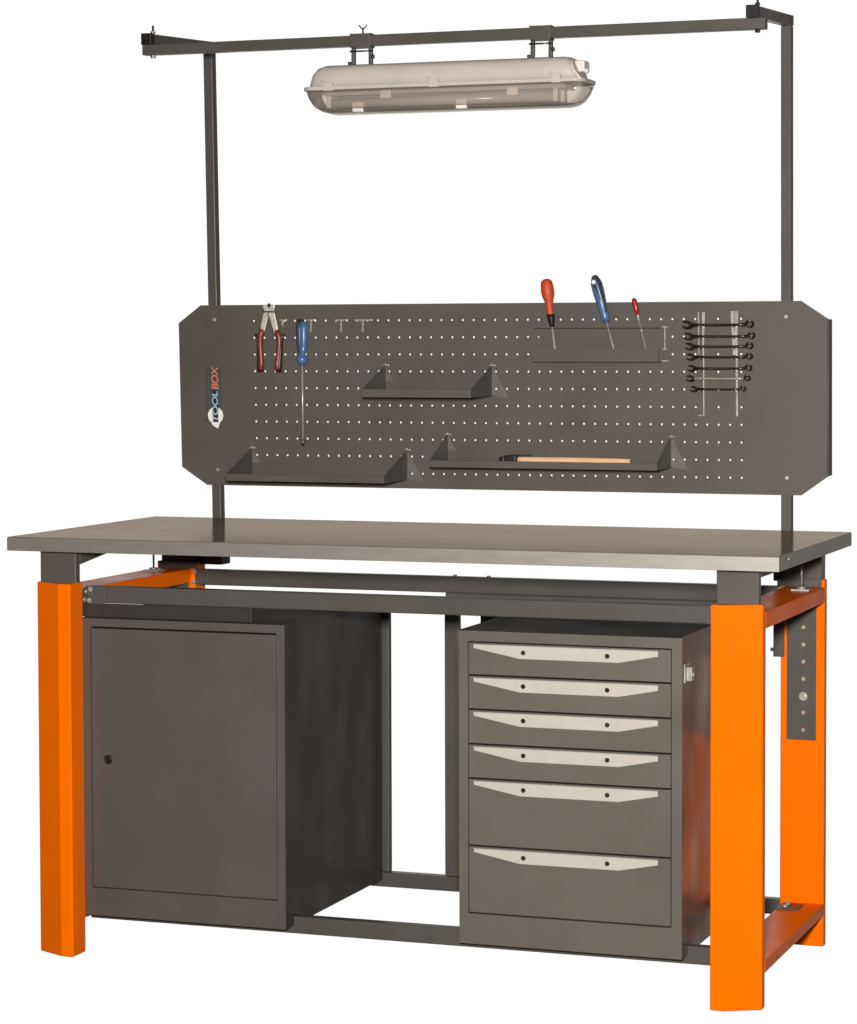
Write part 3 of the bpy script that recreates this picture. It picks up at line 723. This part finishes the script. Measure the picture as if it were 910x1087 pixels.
# ------------------------------------------------------------------ hanging screwdriver
YS = .752
a = P(320.5, 341.5, YS); b = P(321.8, 473, YS)
R4 = thing('screwdriver', 'long blue screwdriver hanging point down beside the pliers', 'screwdriver', b)
def q_(f): return a+(b-a)*f
off = Vector((.0050, 0, 0))
m = MB(); m.tube([q_(.0)+off, q_(.012)+off, q_(.05)+off, q_(.12)+off, q_(.2)+off*.8, q_(.26)+off*.3, q_(.275), q_(.295), q_(.32), q_(.335), q_(.35)], [.003, .0085, .0105, .0110, .0100, .0075, .0130, .0152, .0148, .0125, .0045], 20); h = m.build('handle', 'blue', R4)
m = MB(); off = Vector((-.0068, .001, 0)); m.tube([q_(-.008)+off, q_(.01)+off, q_(.06)+off, q_(.14)+off, q_(.22)+off*.8, q_(.27)+off*.3], [.003, .0085, .0100, .0100, .0080, .0050], 18); m.build('grip_inlay', 'navy', h)
m = MB(); m.tube([q_(.33), q_(.95)], .0028, 12); m.build('shaft', 'chrome', R4)
m = MB(); m.tube([q_(.95), q_(.955), q_(.99), q_(1)], [.0028, .0034, .0040, .0025], 10); m.build('tip', 'dark_steel', R4)

# ------------------------------------------------------------------ pliers
YP = .752
a = P(285.5, 331, YP)
R5 = thing('pliers', 'pliers with red-brown handles hanging open at the upper left of the pegboard', 'pliers', (a.x, YP, a.z))
def poly(pts, y, th): return [(P(x, y_, YP).x, y, P(x, y_, YP).z) for x, y_ in pts], (0, th, 0)
m = MB()
m.prism(*poly([(279.4, 323.2), (282.3, 323.4), (284.6, 325.2), (286.3, 331), (284.4, 338), (280.8, 352.5), (276.8, 352.5), (277.8, 343), (280.2, 332.5), (281.2, 330.8), (279.8, 326.5)], YP-.003, .006))
h1 = m.build('jaw', 'jaw_steel', R5, bevel=.001)
m = MB()
m.prism(*poly([(292.2, 323.2), (289.2, 323.4), (287.0, 325.2), (285.2, 331), (287.2, 338), (291.8, 353.5), (296.0, 353.5), (294.2, 343), (292.0, 332.5), (290.8, 330.8), (292, 326.5)], YP-.0045, .006))
h2 = m.build('jaw', 'jaw_steel', R5, bevel=.001)
m = MB(); c = P(285.9, 322.3, YP); m.prism(*poly([(283.2, 324.6), (285.8, 321.6), (288.4, 324.6), (285.8, 326.6)], YP-.002, .004)); m.build('cutter', 'dark_steel', R5)
m = MB(); m.prism(*poly([(280.6, 330.2), (291.2, 330.2), (291.2, 331.6), (280.6, 331.8)], YP-.0056, .003)); m.build('joint_seam', 'dark_steel', R5)
m = MB(); c = P(286, 334, YP); m.tube([(c.x, YP-.0075, c.z), (c.x, YP+.003, c.z)], .0050, 16); m.build('rivet', 'zinc', R5, bevel=.0008)
def grip(pts, flare, nm='grip'):
    R = [P(x, y, YP) for x, y, r in pts]
    m = MB(); m.tube(R, [r for x, y, r in pts], 16)
    g = m.build(nm, 'red_brown', R5)
    m = MB(); R2_ = [P(x, y, YP)+Vector((0, .0025, 0)) for x, y, r in flare]; m.tube(R2_, [r for x, y, r in flare], 14); m.build('grip_guard', 'grip_dark', g)
grip([(279.0, 349.5, .0062), (277.8, 353, .0085), (276.4, 358, .0084), (276.2, 366, .0074), (277.0, 376, .0070), (277.6, 385, .0074), (277.2, 391, .0080), (276.6, 394.2, .0040)],
     [(270.6, 354.6, .0022), (272.8, 356.4, .0045), (275.0, 360, .0068), (275.0, 370, .0070), (275.6, 381, .0072), (275.4, 389, .0086), (276.4, 394.6, .0092)])
grip([(293.8, 350.5, .0062), (295.0, 354, .0085), (296.6, 359, .0084), (296.6, 367, .0074), (295.6, 377, .0070), (294.4, 386, .0074), (294.6, 391.5, .0080), (295.2, 394.4, .0040)],
     [(302.2, 354.8, .0022), (300.0, 356.6, .0045), (297.4, 361, .0068), (297.4, 370, .0070), (296.6, 381, .0072), (296.0, 389, .0086), (295.4, 394.8, .0092)])

# ------------------------------------------------------------------ spanner rack and spanners
ra = at(744.5, 336, YB)
RK = thing('spanner_rack', 'pale metal spanner rack of two upright strips at the right of the pegboard', 'rack', (ra.x, YB, ra.z))
def strip(px0, py0, px1, py1, w, name='upright_strip', y=.0012, th=.004):
    a = at(px0, py0, YB); b = at(px1, py1, YB)
    m = MB(); m.hexa([(b.x-w/2, YB-y-th, b.z), (b.x+w/2, YB-y-th, b.z), (b.x+w/2, YB-y, b.z), (b.x-w/2, YB-y, b.z), (a.x-w/2, YB-y-th, a.z), (a.x+w/2, YB-y-th, a.z), (a.x+w/2, YB-y, a.z), (a.x-w/2, YB-y, a.z)])
    return m.build(name, 'zinc', RK, bevel=.0008)
def taper(px0, py0, w0, px1, py1, w1, y=.006):
    a = at(px0, py0, YB); b = at(px1, py1, YB)
    m = MB(); m.hexa([(b.x-w1/2, YB-y-.0015, b.z), (b.x+w1/2, YB-y-.0015, b.z), (b.x+w1/2, YB-y, b.z), (b.x-w1/2, YB-y, b.z), (a.x-w0/2, YB-y-.0015, a.z), (a.x+w0/2, YB-y-.0015, a.z), (a.x+w0/2, YB-y, a.z), (a.x-w0/2, YB-y, a.z)])
    return m.build('toothed_edge', 'chrome', RK, bevel=.0005)
for a_, b_ in ((749.3, 750.4), (776.5, 777.6)):
    p0_ = at(a_, 331.5, YB); p1_ = at(b_, 441.5, YB); w_ = .0105
    m = MB(); m.hexa([(p1_.x-w_, YB-.0012, p1_.z), (p1_.x+w_, YB-.0012, p1_.z), (p1_.x+w_, YB-.0003, p1_.z), (p1_.x-w_, YB-.0003, p1_.z), (p0_.x-w_, YB-.0012, p0_.z), (p0_.x+w_, YB-.0012, p0_.z), (p0_.x+w_, YB-.0003, p0_.z), (p0_.x-w_, YB-.0003, p0_.z)]); m.build('back_plate', 'grey_board', RK)
strip(747.2, 332, 747.7, 441.5, .0032); strip(782.2, 331, 783.0, 442, .0050)
taper(742.2, 331.3, .0042, 742.8, 377, .0022); taper(747.6, 331.3, .0075, 747.2, 377, .0030); taper(778.3, 330, .0100, 779.8, 377, .0040); taper(782.8, 330, .0090, 781.6, 377, .0050)
wr = [(723.2, 801, 344.7), (725.2, 802.3, 356.9), (726.5, 800.3, 367.7), (727.8, 799.7, 378.9), (729.1, 799, 391), (727.8, 797.3, 401.8), (731.8, 792.8, 413)]
for i, (xl, xr, y) in enumerate(wr):
    m = MB()
    for px in (747.2, 782.2):
        p = at(px, y, YB); m.box((p.x-.001, .732, p.z-.0055), (p.x+.001, .774, p.z-.0035))
    m.build('tooth', 'zinc', RK)
p = at(745.5, 441, YB); m = MB(); m.box((p.x-.009, YB-.004, p.z-.001), (p.x+.006, YB-.0008, p.z+.0015)); m.build('foot_tab', 'zinc', RK)
names_ = ['topmost and thickest dark spanner in the rack', 'second dark spanner from the top of the rack, the longest reach to the right', 'third dark spanner from the top of the rack',
          'middle dark spanner of the seven in the rack', 'third dark spanner from the bottom of the rack', 'slim spanner with a bright shank, second from the bottom of the rack', 'shortest dark spanner, at the bottom of the rack']
for i, (xl, xr, y) in enumerate(wr):
    YW = .745
    a = at(xl, y, YW); b = at(xr, y, YW); Ln = b.x-a.x; z = a.z*.5+b.z*.5
    s_ = [1.12, 1.0, 1.0, .95, .92, .88, .80][i]
    R = thing('spanner', names_[i], 'spanner', ((a.x+b.x)/2, YW, z), 'spanners stacked in the rack')
    mt = 'dark_steel'
    # local frame: x along, u across the flat (tilted back), n thickness
    tl = math.radians(50); uu = Vector((0, -math.sin(tl), math.cos(tl))); nn = Vector((0, math.cos(tl), math.sin(tl)))
    c0 = Vector((a.x, YW, z))
    def Q(x, u, n=0): return c0 + Vector((x, 0, 0)) + uu*u + nn*n
    m = MB(); k0 = .026*s_; k1 = Ln-.022*s_
    pts = [Q(k0, 0), Q(k0+.02, 0), Q(Ln/2, -.0005), Q(k1-.015, 0), Q(k1, .0)]
    m.tube(pts, [.0042*s_, .0030*s_, .0027*s_, .0030*s_, .0040*s_], 12)
    m.build('shank', 'chrome' if i == 5 else mt, R)
    # open jaw, turned 15 degrees
    m = MB(); jr = .0138*s_; th = .0035*s_; ph = math.radians(20)
    prof = []
    for k in range(15):
        t = math.radians(48+264*k/14); prof.append((math.cos(t)*jr, math.sin(t)*jr))
    prof = [(-x, y_) for x, y_ in prof]
    prof += [(-.85*jr, .60*jr), (.10*jr, .56*jr), (.38*jr, .0), (.10*jr, -.56*jr), (-.85*jr, -.60*jr)] if prof[-1][1] > 0 else [(-.85*jr, -.60*jr), (.10*jr, -.56*jr), (.38*jr, 0), (.10*jr, .56*jr), (-.85*jr, .60*jr)]
    v3 = []
    for x, y_ in prof:
        xr_, yr_ = x*math.cos(ph)+y_*math.sin(ph), -x*math.sin(ph)+y_*math.cos(ph)
        v3.append(Q(jr+xr_, yr_, -th/2))
    m.prism(v3, nn*th); m.build('open_jaw', mt, R, bevel=.0008)
    # ring end, cranked forward
    m = MB(); cr = Q(Ln-.010*s_, .0015, 0)+Vector((0, -.002, .0015)); m.ring(cr, .0078*s_, .0026*s_, Vector((.10, -.80, -.60)).normalized(), 24, 8); m.build('ring_end', mt, R)

# ================================================================== LIGHT
wd = bpy.data.worlds.new('World'); S.world = wd; wd.use_nodes = True
N = wd.node_tree.nodes; L = wd.node_tree.links; bg = N['Background']
tc = N.new('ShaderNodeTexCoord'); dt = N.new('ShaderNodeVectorMath'); dt.operation = 'DOT_PRODUCT'
nv = N.new('ShaderNodeVectorMath'); nv.operation = 'NORMALIZE'; L.new(tc.outputs['Generated'], nv.inputs[0]); L.new(nv.outputs[0], dt.inputs[0])
dt.inputs[1].default_value = Vector((-.36, .93, -.065)).normalized()
mr = N.new('ShaderNodeMapRange'); mr.interpolation_type = 'SMOOTHSTEP'; mr.inputs['From Min'].default_value = .80; mr.inputs['From Max'].default_value = .885; L.new(dt.outputs['Value'], mr.inputs['Value'])
mc = N.new('ShaderNodeMix'); mc.data_type = 'RGBA'; L.new(mr.outputs[0], mc.inputs[0]); mc.inputs[6].default_value = (.09, .075, .062, 1); mc.inputs[7].default_value = (1.02, 1.02, 1.005, 1)
L.new(mc.outputs[2], bg.inputs['Color']); bg.inputs['Strength'].default_value = 1.0

def area(name, loc, target, size, power, col):
    l = bpy.data.lights.new(name, 'AREA'); l.shape = 'SQUARE'; l.size = size; l.energy = power; l.color = col
    o = bpy.data.objects.new(name, l); COL.objects.link(o); o.location = loc
    o.rotation_euler = (Vector(target)-Vector(loc)).to_track_quat('-Z', 'Y').to_euler(); return o
area('flash', (2.95, -4.95, 1.70), (1.1, .2, 1.0), .30, 405, (1, .965, .92))

S.view_settings.view_transform = 'Standard'; S.view_settings.look = 'None'; S.view_settings.exposure = 0; S.view_settings.gamma = 1
S.cycles.max_bounces = 8; S.cycles.transparent_max_bounces = 12; S.cycles.use_denoising = True
S.cycles.filter_width = 1.5
